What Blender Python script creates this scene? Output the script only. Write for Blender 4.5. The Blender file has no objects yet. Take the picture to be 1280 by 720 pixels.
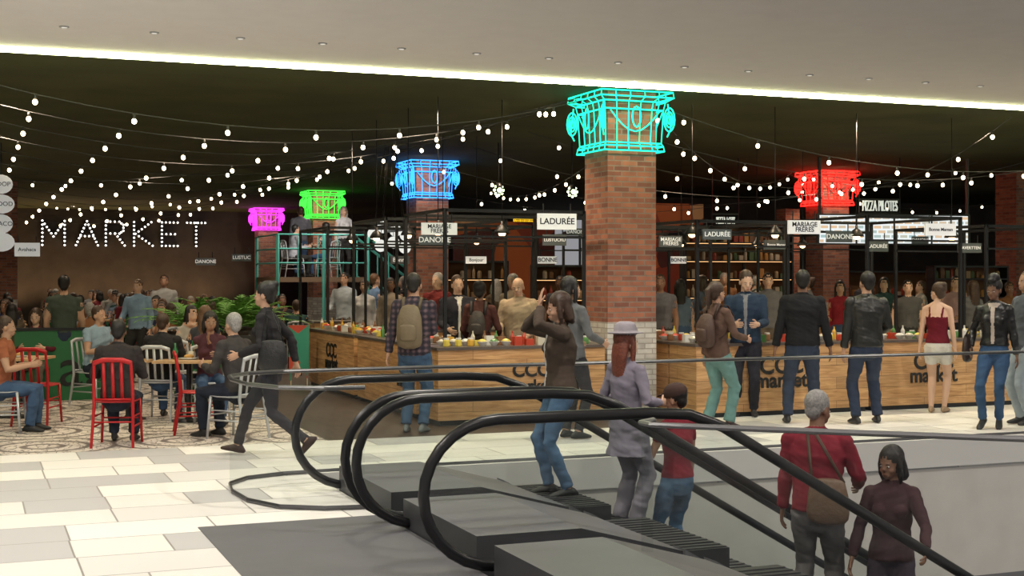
import bpy, math, random
from math import radians, sin, cos, pi
from mathutils import Vector, Matrix, noise as mnoise
from mathutils.bvhtree import BVHTree
random.seed(7)
V=Vector
# ---------------- camera geometry (level camera, eye 1.78 m) ----------------
H=1.78; F=1700.; HY=345.; A=radians(21.75)
Rv=V((cos(A),-sin(A),0)); Fv=V((sin(A),cos(A),0))
def D(px,d,z=0):
    p=Rv*((px-640)/F*d)+Fv*d; p.z=z; return p
def W(px,py,z=0): return D(px,F*(H-z)/(py-HY),z)
def ZH(py,d): return H-(py-HY)*d/F
sc=bpy.context.scene
col=sc.collection
cd=bpy.data.cameras.new('camera'); cam=bpy.data.objects.new('camera',cd); col.objects.link(cam)
cam.location=(0,0,H); cam.rotation_euler=(pi/2,0,-A); cd.sensor_width=36; cd.lens=36*F/1280; cd.shift_y=-15/1280
cd.clip_end=300
sc.camera=cam
sc.view_settings.view_transform='Standard'
# ---------------- materials ----------------
MC={}
def mat(name,c,rough=.6,metal=0,emit=0,noise=0,nscale=30,bump=0,spec=.4,bd=.02):
    if name in MC: return MC[name]
    m=bpy.data.materials.new(name); m.use_nodes=True; nt=m.node_tree; b=nt.nodes['Principled BSDF']
    b.inputs['Base Color'].default_value=(*c,1); b.inputs['Roughness'].default_value=rough; b.inputs['Metallic'].default_value=metal
    b.inputs['Specular IOR Level'].default_value=spec
    if emit:
        b.inputs['Emission Color'].default_value=(*c,1); b.inputs['Emission Strength'].default_value=emit
    if noise or bump:
        tc=nt.nodes.new('ShaderNodeTexCoord'); n=nt.nodes.new('ShaderNodeTexNoise'); n.inputs['Scale'].default_value=nscale; n.inputs['Detail'].default_value=2
        nt.links.new(tc.outputs['Object'],n.inputs['Vector'])
        if noise:
            r=nt.nodes.new('ShaderNodeValToRGB'); r.color_ramp.elements[0].position=.3; r.color_ramp.elements[1].position=.7
            r.color_ramp.elements[0].color=(*[x*(1-noise) for x in c],1); r.color_ramp.elements[1].color=(*[min(1,x*(1+noise)) for x in c],1)
            nt.links.new(n.outputs['Fac'],r.inputs['Fac']); nt.links.new(r.outputs['Color'],b.inputs['Base Color'])
        if bump:
            bp=nt.nodes.new('ShaderNodeBump'); bp.inputs['Strength'].default_value=bump; bp.inputs['Distance'].default_value=bd
            nt.links.new(n.outputs['Fac'],bp.inputs['Height']); nt.links.new(bp.outputs['Normal'],b.inputs['Normal'])
    MC[name]=m; return m
def glow(name,c,s,sample=True):
    if name in MC: return MC[name]
    m=bpy.data.materials.new(name); m.use_nodes=True; nt=m.node_tree; nt.nodes.remove(nt.nodes['Principled BSDF'])
    e=nt.nodes.new('ShaderNodeEmission'); e.inputs[0].default_value=(*c,1); e.inputs[1].default_value=s
    nt.links.new(e.outputs[0],nt.nodes['Material Output'].inputs[0])
    if not sample:
        try: m.cycles.emission_sampling='NONE'
        except Exception: pass
    MC[name]=m; return m
def fabric(c,rough=.85): return mat('fabric_%02x%02x%02x'%tuple(int(x*255) for x in c),c,rough,noise=.10,nscale=9,bump=.35,spec=.2,bd=.02)
def skinm(c): return mat('skin_%02x%02x%02x'%tuple(int(x*255) for x in c),c,.5,spec=.35)
def hairm(c): return mat('hair_%02x%02x%02x'%tuple(int(x*255) for x in c),c,.5,noise=.3,nscale=60,bump=.4,bd=.008)
def brickmat(name,c1,c2,mo,bw=.215,rh=.066,ms=.008,vec='UV',rough=.85,bump=.5):
    m=bpy.data.materials.new(name); m.use_nodes=True; nt=m.node_tree; b=nt.nodes['Principled BSDF']; L=nt.links.new
    tc=nt.nodes.new('ShaderNodeTexCoord'); br=nt.nodes.new('ShaderNodeTexBrick')
    L(tc.outputs[vec],br.inputs['Vector']); br.inputs['Scale'].default_value=1; br.inputs['Brick Width'].default_value=bw; br.inputs['Row Height'].default_value=rh
    br.inputs['Mortar Size'].default_value=ms; br.inputs['Color1'].default_value=(*c1,1); br.inputs['Color2'].default_value=(*c2,1); br.inputs['Mortar'].default_value=(*mo,1)
    n=nt.nodes.new('ShaderNodeTexNoise'); n.inputs['Scale'].default_value=7; L(tc.outputs[vec],n.inputs['Vector'])
    mx=nt.nodes.new('ShaderNodeMix'); mx.data_type='RGBA'; mx.blend_type='MULTIPLY'; mx.inputs[0].default_value=.6
    L(br.outputs['Color'],mx.inputs[6]); L(n.outputs['Fac'],mx.inputs[7]); 
    g=nt.nodes.new('ShaderNodeBrightContrast'); g.inputs['Bright'].default_value=.03; L(mx.outputs[2],g.inputs[0]); L(g.outputs[0],b.inputs['Base Color'])
    bp=nt.nodes.new('ShaderNodeBump'); bp.inputs['Strength'].default_value=bump; bp.invert=True; bp.inputs['Distance'].default_value=.01; L(br.outputs['Fac'],bp.inputs['Height']); L(bp.outputs['Normal'],b.inputs['Normal'])
    b.inputs['Roughness'].default_value=rough; return m
BRICK=brickmat('red_brick',(.20,.045,.022),(.50,.155,.075),(.27,.19,.15))
BRICKW=brickmat('whitewashed_brick',(.55,.50,.46),(.85,.82,.77),(.45,.4,.36))
def tilemat():
    m=bpy.data.materials.new('pale_floor_tiles'); m.use_nodes=True; nt=m.node_tree; b=nt.nodes['Principled BSDF']; L=nt.links.new
    tc=nt.nodes.new('ShaderNodeTexCoord'); br=nt.nodes.new('ShaderNodeTexBrick'); L(tc.outputs['Object'],br.inputs['Vector'])
    br.inputs['Scale'].default_value=1; br.inputs['Brick Width'].default_value=1.0; br.inputs['Row Height'].default_value=.6; br.inputs['Mortar Size'].default_value=.007
    br.offset=.37; br.squash=.62; br.squash_frequency=3
    br.inputs['Color1'].default_value=(0,0,0,1); br.inputs['Color2'].default_value=(1,1,1,1); br.inputs['Mortar'].default_value=(.5,.5,.5,1)
    r=nt.nodes.new('ShaderNodeValToRGB'); r.color_ramp.interpolation='CONSTANT'
    e=r.color_ramp.elements; e[0].position=0; e[0].color=(.52,.51,.51,1); e[1].position=.25; e[1].color=(.78,.75,.71,1)
    x=e.new(.5); x.color=(.84,.815,.77,1); x=e.new(.78); x.color=(.72,.70,.67,1)
    L(br.outputs['Color'],r.inputs['Fac'])
    mx=nt.nodes.new('ShaderNodeMix'); mx.data_type='RGBA'; L(br.outputs['Fac'],mx.inputs[0]); L(r.outputs['Color'],mx.inputs[6]); mx.inputs[7].default_value=(.3,.28,.26,1)
    L(mx.outputs[2],b.inputs['Base Color']); b.inputs['Roughness'].default_value=.38; b.inputs['Specular IOR Level'].default_value=.4
    return m
TILE=tilemat()
def mosaicmat():
    m=bpy.data.materials.new('scallop_mosaic_floor'); m.use_nodes=True; nt=m.node_tree; b=nt.nodes['Principled BSDF']; L=nt.links.new
    tc=nt.nodes.new('ShaderNodeTexCoord')
    def vm(op,a,bv=None):
        n=nt.nodes.new('ShaderNodeVectorMath'); n.operation=op; L(a,n.inputs[0])
        if bv is not None: n.inputs[1].default_value=bv
        return n
    def mm(op,a,v=None):
        n=nt.nodes.new('ShaderNodeMath'); n.operation=op; L(a,n.inputs[0])
        if v is not None: n.inputs[1].default_value=v
        return n
    s=vm('MULTIPLY',tc.outputs['Object'],(.7,.7,0)); f=vm('FRACTION',s.outputs[0]); c=vm('SUBTRACT',f.outputs[0],(.5,.5,0)); l=vm('LENGTH',c.outputs[0])
    w=mm('MULTIPLY',l.outputs['Value'],34); si=mm('SINE',w.outputs[0])
    vo=nt.nodes.new('ShaderNodeTexVoronoi'); vo.feature='DISTANCE_TO_EDGE'; vo.inputs['Scale'].default_value=11; L(tc.outputs['Object'],vo.inputs['Vector'])
    r2=mm('LESS_THAN',vo.outputs['Distance'],.05)
    r=nt.nodes.new('ShaderNodeValToRGB'); e=r.color_ramp.elements; e[0].position=.2; e[0].color=(.14,.115,.10,1); e[1].position=.42; e[1].color=(.70,.63,.56,1)
    ad=mm('MULTIPLY_ADD',si.outputs[0],.5); ad.inputs[2].default_value=.62; L(ad.outputs[0],r.inputs['Fac'])
    mx=nt.nodes.new('ShaderNodeMix'); mx.data_type='RGBA'; L(r2.outputs[0],mx.inputs[0]); L(r.outputs['Color'],mx.inputs[6]); mx.inputs[7].default_value=(.2,.17,.15,1)
    L(mx.outputs[2],b.inputs['Base Color']); b.inputs['Roughness'].default_value=.55
    return m
MOSAIC=mosaicmat()
def woodmat(name,c1,c2,pw=.0,rough=.55,vec='UV',sc_=(1.2,14,1)):
    m=bpy.data.materials.new(name); m.use_nodes=True; nt=m.node_tree; b=nt.nodes['Principled BSDF']; L=nt.links.new
    tc=nt.nodes.new('ShaderNodeTexCoord'); mp=nt.nodes.new('ShaderNodeMapping'); mp.inputs['Scale'].default_value=sc_; L(tc.outputs[vec],mp.inputs[0])
    n=nt.nodes.new('ShaderNodeTexNoise'); n.inputs['Scale'].default_value=2.2; n.inputs['Detail'].default_value=6; n.inputs['Distortion'].default_value=.8; L(mp.outputs[0],n.inputs['Vector'])
    r=nt.nodes.new('ShaderNodeValToRGB'); r.color_ramp.elements[0].position=.33; r.color_ramp.elements[1].position=.66
    r.color_ramp.elements[0].color=(*c1,1); r.color_ramp.elements[1].color=(*c2,1); L(n.outputs['Fac'],r.inputs['Fac'])
    out=r.outputs['Color']
    if pw:
        br=nt.nodes.new('ShaderNodeTexBrick'); L(tc.outputs[vec],br.inputs['Vector']); br.inputs['Scale'].default_value=1; br.inputs['Brick Width'].default_value=pw; br.inputs['Row Height'].default_value=.155 if vec=='UV' else .14
        br.inputs['Mortar Size'].default_value=.003; br.inputs['Color1'].default_value=(.78,.78,.78,1); br.inputs['Color2'].default_value=(1,1,1,1); br.inputs['Mortar'].default_value=(.35,.35,.35,1)
        mx=nt.nodes.new('ShaderNodeMix'); mx.data_type='RGBA'; mx.blend_type='MULTIPLY'; mx.inputs[0].default_value=1; L(out,mx.inputs[6]); L(br.outputs['Color'],mx.inputs[7]); out=mx.outputs[2]
    L(out,b.inputs['Base Color']); b.inputs['Roughness'].default_value=rough; return m
WOOD=woodmat('oak_planks',(.42,.21,.08),(.68,.40,.18),1.4)
TABLEW=woodmat('table_oak',(.45,.27,.13),(.62,.4,.2),0,.4,'Object',(4,30,1))
DARKW=woodmat('dark_wood_floor',(.035,.022,.017),(.085,.055,.04),1.6,.45,'Object',(14,1.2,1))
def glassmat():
    m=bpy.data.materials.new('clear_glass'); m.use_nodes=True; nt=m.node_tree; nt.nodes.remove(nt.nodes['Principled BSDF']); L=nt.links.new
    t=nt.nodes.new('ShaderNodeBsdfTransparent'); t.inputs[0].default_value=(.93,.95,.94,1); g=nt.nodes.new('ShaderNodeBsdfGlossy'); g.inputs['Roughness'].default_value=.03
    mx=nt.nodes.new('ShaderNodeMixShader'); mx.inputs[0].default_value=.018; L(t.outputs[0],mx.inputs[1]); L(g.outputs[0],mx.inputs[2])
    L(mx.outputs[0],nt.nodes['Material Output'].inputs[0]); return m
GLASS=glassmat()
BLACK=mat('black_steel',(.012,.012,.013),.4); RUB=mat('black_rubber_handrail',(.008,.008,.009),.3,spec=.5)
DGREY=mat('dark_grey_panel',(.05,.05,.055),.45,noise=.06,nscale=3); LGREY=mat('mid_grey_panel',(.14,.14,.15),.4,noise=.06,nscale=3)
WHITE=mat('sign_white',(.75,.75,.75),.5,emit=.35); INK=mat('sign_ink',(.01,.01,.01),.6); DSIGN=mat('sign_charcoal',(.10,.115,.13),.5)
CEIL=mat('ceiling_plaster',(.70,.67,.65),.9,noise=.02,nscale=4); DCEIL=mat('black_ceiling',(.05,.055,.014),.9,noise=.2,nscale=1)
DWALL=mat('dark_wall',(.06,.05,.042),.9,noise=.15,nscale=2); CONC=mat('grey_plaster',(.55,.52,.49),.85,noise=.05,nscale=3)
# ---------------- mesh builder ----------------
class MB:
    def __init__(s): s.v=[];s.f=[];s.m=[];s.uv={}
    def add(s,vs,fs,m,uvs=None):
        o=len(s.v); s.v+=[V(x) for x in vs]
        for i,f in enumerate(fs):
            if uvs: s.uv[len(s.f)]=uvs[i]
            s.f.append(tuple(o+k for k in f)); s.m.append(m)
    def box(s,a,b,m=0,M=None):
        x0,y0,z0=a;x1,y1,z1=b
        P=[V((x,y,z)) for z in (z0,z1) for y in (y0,y1) for x in (x0,x1)]
        if M: P=[M@p for p in P]
        fs=[(0,1,5,4),(1,3,7,5),(3,2,6,7),(2,0,4,6),(4,5,7,6),(2,3,1,0)]
        def q(u0,v0,u1,v1): return [(u0,v0),(u1,v0),(u1,v1),(u0,v1)]
        s.add(P,fs,m,[q(x0,z0,x1,z1),q(y0,z0,y1,z1),q(x1,z0,x0,z1),q(y1,z0,y0,z1),q(x0,y0,x1,y1),q(x0,y1,x1,y0)])
    def loft(s,C,R,m=0,side=None,n=12,rnd=False):
        C=[V(c) for c in C]; R=[(r,r) if not isinstance(r,tuple) else r for r in R]
        if rnd:
            t0=(C[0]-C[1]).normalized(); t1=(C[-1]-C[-2]).normalized(); r0=R[0]; r1=R[-1]; a=min(r0);b=min(r1)
            C=[C[0]+t0*a*.9,C[0]+t0*a*.55]+C+[C[-1]+t1*b*.55,C[-1]+t1*b*.9]
            R=[tuple(x*.42 for x in r0),tuple(x*.83 for x in r0)]+R+[tuple(x*.83 for x in r1),tuple(x*.42 for x in r1)]
        k=len(C); vs=[]; u=None
        for i in range(k):
            t=(C[min(i+1,k-1)]-C[max(i-1,0)])
            t=t.normalized() if t.length>1e-9 else V((0,0,1))
            if side is not None: u=V(side)
            elif u is None: u=V((1,0,0)) if abs(t.x)<.8 else V((0,1,0))
            u=(u-t*u.dot(t)); u=u.normalized() if u.length>1e-6 else t.orthogonal().normalized()
            w=t.cross(u)
            for j in range(n):
                a=2*pi*j/n; vs.append(C[i]+u*R[i][0]*cos(a)+w*R[i][1]*sin(a))
        fs=[(i*n+j,i*n+(j+1)%n,(i+1)*n+(j+1)%n,(i+1)*n+j) for i in range(k-1) for j in range(n)]
        vs+=[C[0],C[-1]]; o=k*n
        fs+=[(o,(j+1)%n,j) for j in range(n)]+[(o+1,(k-1)*n+j,(k-1)*n+(j+1)%n) for j in range(n)]
        s.add(vs,fs,m)
    def ell(s,c,r,m=0,M=None,n=12,k=8):
        c=V(c); vs=[]
        for i in range(1,k):
            th=pi*i/k
            for j in range(n):
                a=2*pi*j/n; vs.append(V((r[0]*sin(th)*cos(a),r[1]*sin(th)*sin(a),-r[2]*cos(th))))
        vs+=[V((0,0,-r[2])),V((0,0,r[2]))]
        if M: vs=[M@x for x in vs]
        vs=[c+x for x in vs]; o=(k-1)*n
        fs=[(i*n+j,i*n+(j+1)%n,(i+1)*n+(j+1)%n,(i+1)*n+j) for i in range(k-2) for j in range(n)]
        fs+=[(o,(j+1)%n,j) for j in range(n)]+[(o+1,(k-2)*n+j,(k-2)*n+(j+1)%n) for j in range(n)]
        s.add(vs,fs,m)
    def lathe(s,c,prof,m=0,n=12):
        c=V(c); s.loft([c+V((0,0,z)) for r,z in prof],[r for r,z in prof],m,side=(1,0,0),n=n)
    def tube(s,pts,r,m=0,n=6,closed=False):
        if closed: pts=list(pts)+[pts[0]]
        s.loft(pts,[r]*len(pts),m,n=n)
    def bar(s,a,b,w,m=0):
        s.loft([a,b],[w*.707]*2,m,side=None,n=4)
    def mesh(s,name,mats=(),smooth=False):
        me=bpy.data.meshes.new(name); me.from_pydata([tuple(v) for v in s.v],[],s.f)
        for x in mats: me.materials.append(x)
        me.polygons.foreach_set('material_index',s.m)
        if smooth: me.polygons.foreach_set('use_smooth',[True]*len(s.f))
        if s.uv:
            ul=me.uv_layers.new(name='UVMap')
            for i,p in enumerate(me.polygons):
                if i in s.uv:
                    for k,li in enumerate(p.loop_indices): ul.data[li].uv=s.uv[i][k]
        me.update(); return me
    def obj(s,name,mats=(),smooth=False,parent=None,loc=None,rot=None):
        ob=bpy.data.objects.new(name,s.mesh(name,mats,smooth)); col.objects.link(ob)
        if parent: ob.parent=parent
        if loc is not None: ob.location=loc
        if rot is not None: ob.rotation_euler=(0,0,rot)
        return ob
def inst(name,me,loc,rot=0,scale=1,mats=None):
    ob=bpy.data.objects.new(name,me); col.objects.link(ob); ob.location=loc; ob.rotation_euler=(0,0,rot); ob.scale=(scale,)*3
    return ob
def text(name,body,size,loc,rotz,m,parent=None,ext=.004,rx=pi/2,align='CENTER'):
    cu=bpy.data.curves.new(name,'FONT'); cu.body=body; cu.size=size; cu.extrude=ext; cu.align_x=align; cu.align_y='CENTER'; cu.space_line=.8
    cu.materials.append(m); ob=bpy.data.objects.new(name,cu); col.objects.link(ob); ob.location=loc; ob.rotation_euler=(rx,0,rotz)
    if parent: ob.parent=parent
    return ob
# ---------------- people ----------------
def ik(a,t,l1,l2,pole):
    a=V(a);t=V(t); d=t-a; L=min(max(d.length,.12),(l1+l2)*.999); d.normalize(); t=a+d*L
    x=(l1*l1-l2*l2+L*L)/(2*L); h=math.sqrt(max(l1*l1-x*x,1e-6)); p=V(pole); p=p-d*p.dot(d)
    if p.length<1e-5: p=d.orthogonal()
    p.normalize(); return a+d*x+p*h,t
def hand(b,w,d,nm,s,curl,sk=1.):
    d=d.normalized(); nm=(nm-d*nm.dot(d))
    nm=nm.normalized() if nm.length>1e-4 else d.orthogonal().normalized()
    sv=d.cross(nm)*s
    b.loft([w-d*.02,w+d*.015,w+d*.05,w+d*.085],[(.024*sk,.019*sk),(.033*sk,.017*sk),(.040*sk,.015*sk),(.037*sk,.012*sk)],0,side=sv,n=8,rnd=True)
    for i,l in enumerate((.068,.076,.07,.055)):
        p=w+d*(.085-(.006 if i in(0,3) else 0))+sv*(.029-.0195*i)*sk; q=d.copy(); pts=[p-d*.012,p.copy()]
        for k,fr in enumerate((.45,.3,.25)):
            q=(q*cos(curl)+nm*sin(curl)).normalized(); p=p+q*l*fr*sk; pts.append(p.copy())
        b.loft(pts,[.0088*sk,.0088*sk,.0082*sk,.0078*sk,.0066*sk],0,n=6,rnd=True)
    p=w+d*.022+sv*.026*sk; q=(d*.72+sv*.62+nm*.3).normalized(); q2=(d*.9+sv*.25+nm*.35).normalized()
    b.loft([p-q*.01,p+q*.028,p+q*.045,p+q*.045+q2*.028],[.012*sk,.0115*sk,.010*sk,.008*sk],0,n=6,rnd=True)
BMC={}
def bodymesh(key,o):
    if key in BMC: return BMC[key]
    g=o.get; fem=g('fem',0); vox=g('vox',.016); P=V(g('pelvis',(0,0,.93))); lean=radians(g('lean',0)); heavy=g('heavy',1.)
    Rt=Matrix.Rotation(radians(g('twist',0)),3,'Z')@Matrix.Rotation(-lean,3,'X')
    def U(x,y,z):
        f=max(0,min(1,(z-.86)/.2)); q=V((x,y,z-.93)); return P+(Rt@q)*f+q*(1-f)
    S=[(.60,.20,.17),(.84,.140,.11),(.90,.168,.125),(.98,.157,.115),(1.07,.130,.098),(1.15,.134,.104),(1.26,.150,.124),(1.35,.150,.108),(1.42,.125,.082),(1.48,.058,.052)] if fem else \
      [(.60,.20,.16),(.84,.135,.11),(.90,.166,.122),(.98,.160,.118),(1.08,.150,.110),(1.18,.160,.116),(1.30,.184,.128),(1.38,.186,.116),(1.44,.145,.088),(1.485,.075,.062)]
    def sec(z):
        z=min(z,S[-1][0])
        for i in range(len(S)-1):
            if S[i][0]<=z<=S[i+1][0]:
                t=(z-S[i][0])/(S[i+1][0]-S[i][0]); return (S[i][1]*(1-t)+S[i+1][1]*t)*heavy,(S[i][2]*(1-t)+S[i+1][2]*t)*heavy
        return S[0][1]*heavy,S[0][2]*heavy
    jk=.014 if g('jacket') else .004
    b=MB(); X=Rt@V((1,0,0))
    zs=[.85,.9,.95,1.02]; b.loft([U(0,-.01,z) for z in zs],[sec(z) for z in zs],2,side=X,n=16,rnd=True)
    hem=g('hem',.9 if g('jacket') else .95)
    zs=[z for z in (.62,.72,.8,.86,.9,.95,1.0,1.07,1.15,1.22,1.3,1.36,1.41,1.445) if z>hem+.01]; zs=[hem]+zs
    top=1.445 if not g('cami') else 1.33
    zs=[z for z in zs if z<=top]+([1.475] if not g('cami') else [])
    b.loft([U(0,-.01,z) for z in zs],[(sec(z)[0]+jk,sec(z)[1]+jk) for z in zs],1,side=X,n=18)
    sw=.158 if fem else .188
    for s in(-1,1): b.loft([U(s*sw*.95,-.012,1.405),U(s*sw*.5,-.018,1.445),U(s*.03,-.015,1.485)],[.045*heavy,.042,.034],0 if g('cami') else 1,n=10,rnd=True)
    if g('cami'):
        zs=[1.2,1.3,1.36,1.41,1.445,1.47]; b.loft([U(0,-.01,z) for z in zs],[sec(z) for z in zs],0,side=X,n=16)
        for s in(-1,1): b.tube([U(s*.08,.1,1.3),U(s*.085,.06,1.41),U(s*.085,-.02,1.475),U(s*.085,-.1,1.36),U(s*.08,-.11,1.3)],.012,1)
    if fem:
        for s in(-1,1): b.ell(U(s*.068,.075,1.28),(.062+jk*.3,.055+jk*.5,.06),1)
    if g('shirt'):
        zs=[hem+.02,1.0,1.1,1.2,1.3,1.38,1.44,1.475]; b.loft([U(0,.055,z) for z in zs],[(.030+(i*.005),max(.02,sec(z)[1]+jk+.006-.065)) for i,z in enumerate(zs)],5,side=X,n=10)
    nk=.047 if fem else .057
    b.loft([U(0,-.02,1.42),U(0,-.012,1.49),U(0,0,1.57)],[nk+.012,nk,nk-.003],0,side=X,n=12)
    if g('jacket'): b.loft([U(0,-.018,1.45),U(0,-.014,1.505)],[nk+.014,nk+.010],1,side=X,n=14)
    hp=U(0,-.005,1.53); Rh=Matrix.Rotation(radians(g('twist',0)+g('hyaw',0)),3,'Z')@Matrix.Rotation(-lean*.35-radians(g('hpitch',0)),3,'X')
    def Hd(x,y,z): return hp+Rh@V((x,y,z-1.53))
    def he(x,y,z,r,m): b.ell(Hd(x,y,z),r,m,Rh,14,9)
    he(0,-.012,1.655,(.076,.094,.094),0); he(0,.025,1.61,(.060,.066,.088),0); he(0,.055,1.56,(.042,.038,.035),0)
    b.loft([Hd(0,.083,1.628),Hd(0,.097,1.602),Hd(0,.086,1.59)],[.008,.013,.009],0,n=8,rnd=True)
    for s in(-1,1): he(s*.077,-.005,1.615,(.011,.02,.031),0); he(s*.034,.055,1.59,(.024,.025,.024),0)
    he(0,.071,1.645,(.045,.016,.010),0)
    hr=g('hair','short')
    if hr!='bald':
        k=1.0 if hr in('short',) else 1.06
        he(0,-.03,1.676,(.086*k,.1*k,.097*k),4); he(0,-.062,1.625,(.068*k,.052*k,.078*k),4)
        if hr in('long','bob'):
            zb=1.36 if hr=='long' else 1.50
            b.loft([Hd(0,-.05,1.68),Hd(0,-.07,1.6),Hd(0,-.085,1.52),Hd(0,-.1,zb)],[(.085,.055),(.094,.06),(.098,.052),(.078,.03)],4,side=Rh@V((1,0,0)),n=14,rnd=True)
            for s in(-1,1): b.loft([Hd(s*.07,.0,1.7),Hd(s*.085,.005,1.62),Hd(s*.085,.005,1.55),Hd(s*.08,.0,max(zb,1.42))],[.022,.026,.026,.016],4,n=8,rnd=True)
        if hr=='bun': he(0,-.11,1.735,(.045,.045,.042),4); he(0,-.05,1.69,(.088,.095,.09),4)
        if hr=='updo': he(0,-.03,1.77,(.07,.08,.06),4); he(0,.03,1.75,(.055,.045,.04),4); he(0,-.09,1.72,(.06,.06,.06),4)
        if hr=='tail': b.loft([Hd(0,-.11,1.7),Hd(0,-.16,1.66),Hd(0,-.16,1.55),Hd(0,-.14,1.45)],[.03,.035,.033,.015],4,n=10,rnd=True)
    ht=g('hat')
    if ht=='fedora':
        ax=[Hd(0,-.02,1.715),Hd(0,-.02,1.727)]; b.loft(ax,[(.135,.16),(.14,.165)],9,side=Rh@V((1,0,0)),n=20)
        b.loft([Hd(0,-.02,1.71),Hd(0,-.02,1.76),Hd(0,-.02,1.80),Hd(0,-.02,1.82)],[(.092,.108),(.09,.105),(.08,.09),(.045,.06)],9,side=Rh@V((1,0,0)),n=18)
    if ht=='cap':
        b.ell(Hd(0,-.02,1.70),(.098,.114,.085),9,Rh,16,8); b.loft([Hd(0,.05,1.70),Hd(0,.12,1.695),Hd(0,.15,1.685)],[(.075,.010),(.07,.009),(.04,.007)],9,side=Rh@V((1,0,0)),n=12)
    af=.86 if fem else 1.; af*=heavy**.5
    ex=MB(); sl=g('sleeve',2.)
    for s,nm in((1,'R'),(-1,'L')):
        sh=U(s*sw,-.01,1.40); t=g('hand'+nm)
        t=sh+V((s*.06,.05,-.52)) if t is None else V(t)
        el,t=ik(sh,t,.285,.25,g('pole'+nm,(s*.45,-1,-.25)))
        pts=[sh,sh.lerp(el,.35),sh.lerp(el,.7),el,el.lerp(t,.3),el.lerp(t,.65),t]; rs=[.054,.051,.044,.040,.041,.034,.025]
        b.loft(pts,[r*af for r in rs],0,n=12,rnd=True)
        if sl>0:
            nS=[p for i,p in enumerate(pts) if i/3<=sl+.01]; a=.013 if g('jacket') else .006
            q=[r*af+a for r in rs][:len(nS)]
            if len(nS)==7: nS=nS[:6]+[el.lerp(t,.95)]; q[-1]=.030*af+a
            if sl<1: nS=[sh,sh.lerp(el,.3),sh.lerp(el,.5)]; q=[.054*af+a,.05*af+a,.049*af+a+.003]
            b.loft([U(s*(sw-.06),-.01,1.41)]+nS,[.055*af+a*.6]+q,1,n=12)
            b.ell(sh,(.058*af+a,)*3,1)
        d=(t-el).normalized(); pn=V(g('palm'+nm,(-s,0.1,0)))
        if g('hd'+nm): d=V(g('hd'+nm)).normalized()
        hand(ex,t+d*.012,d,pn,s,g('curl',.35),.9 if fem else 1.)
    lk=g('legs','pants'); lf=.97 if fem else 1.
    for s,nm in((1,'R'),(-1,'L')):
        hpj=P+V((s*.088,-.005,-.04)); t=V(g('foot'+nm,(s*.095,0,.085)))
        kn,t2=ik(hpj,t,.43,.425,g('kpole'+nm,(s*.12,1,.05))); t=t2
        pts=[hpj,hpj.lerp(kn,.3),hpj.lerp(kn,.7),kn,kn.lerp(t,.3),kn.lerp(t,.7),t]
        rs=[.088,.086,.068,.056,.057,.043,.034]
        if lk in('shorts','skirt'):
            b.loft(pts,[r*lf for r in rs],0,n=12,rnd=True)
            if lk=='shorts': b.loft([hpj+V((0,0,.03)),hpj.lerp(kn,.3),hpj.lerp(kn,.52)],[.096,.095,.090],2,n=14)
            if lk=='skirt': b.loft([hpj+V((0,0,.05)),hpj.lerp(kn,.5),hpj.lerp(kn,1.05)],[.1,.1,.095],2,n=14)
        else:
            w=.018 if lk=='wide' else (.013 if not fem else .005); e=.022 if lk=='wide' else .012
            b.loft(pts[:6]+[kn.lerp(t,.97)],[r*lf+w*heavy for r in rs[:5]]+[rs[5]*lf+w+e*.4,rs[6]*lf+w+e],2,n=14,rnd=False); b.ell(hpj,(.09,.09,.09),2)
            b.loft([kn.lerp(t,.9),t],[.034,.034],0 if fem else 3,n=10)
        yw=radians(g('toe'+nm,-s*8)); pz=g('fp'+nm,0.); f=V((sin(-yw)*cos(pz),cos(yw)*cos(pz),-sin(pz))); up=V((0,sin(pz),cos(pz))); sd=f.cross(up)
        b.loft([t-f*.075-up*.052,t-f*.045-up*.04,t+f*.0-up*.03,t+f*.06-up*.045,t+f*.115-up*.055,t+f*.16-up*.062],[(.022,.024),(.034,.043),(.037,.05),(.040,.036),(.043,.026),(.03,.018)],3,side=sd,n=12,rnd=True)
        if g('heels'): b.loft([t-f*.06-up*.05,t-f*.065-up*.10],[.014,.008],3,n=8)
    src=b.mesh('tmp'); ob=bpy.data.objects.new('tmp',src); col.objects.link(ob)
    md=ob.modifiers.new('r','REMESH'); md.mode='VOXEL'; md.voxel_size=vox
    sm=ob.modifiers.new('s','SMOOTH'); sm.factor=.5; sm.iterations=2
    dg=bpy.context.evaluated_depsgraph_get(); me=bpy.data.meshes.new_from_object(ob.evaluated_get(dg))
    bpy.data.objects.remove(ob)
    bv=BVHTree.FromPolygons([tuple(v) for v in b.v],b.f); lab=[b.m[bv.find_nearest(p.center)[2]] for p in me.polygons]
    cl=[False]*len(me.vertices)
    for p,l in zip(me.polygons,lab):
        if l in(1,2):
            for i in p.vertices: cl[i]=True
    co=[]
    for i,v in enumerate(me.vertices):
        c=v.co.copy()
        if cl[i]:
            q=V((c.x*7+3*c.z,c.y*7,c.z*15+4*c.x)); c+=v.normal*.008*(mnoise.noise(q)*1.3+.5*mnoise.noise(q*2.1))
        co.append(c)
    me.materials.clear()
    for s in(-1,1):
        ex.ell(Hd(s*.030,.079,1.625),(.0130,.008,.0062),6,Rh,8,6); ex.ell(Hd(s*.030,.0845,1.625),(.0058,.004,.0058),7,Rh,8,6)
        ex.loft([Hd(s*.016,.0865,1.643),Hd(s*.032,.0855,1.647),Hd(s*.046,.076,1.642)],[.0022,.0028,.0016],7,n=5)
    ex.loft([Hd(-.022,.085,1.563),Hd(0,.0945,1.566),Hd(.022,.085,1.563)],[(.003,.003),(.0075,.006),(.003,.003)],8,n=6)
    e=ex.mesh('ex'); o2=len(me.vertices)
    vs=[tuple(c) for c in co]+[tuple(v.co) for v in e.vertices]
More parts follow.
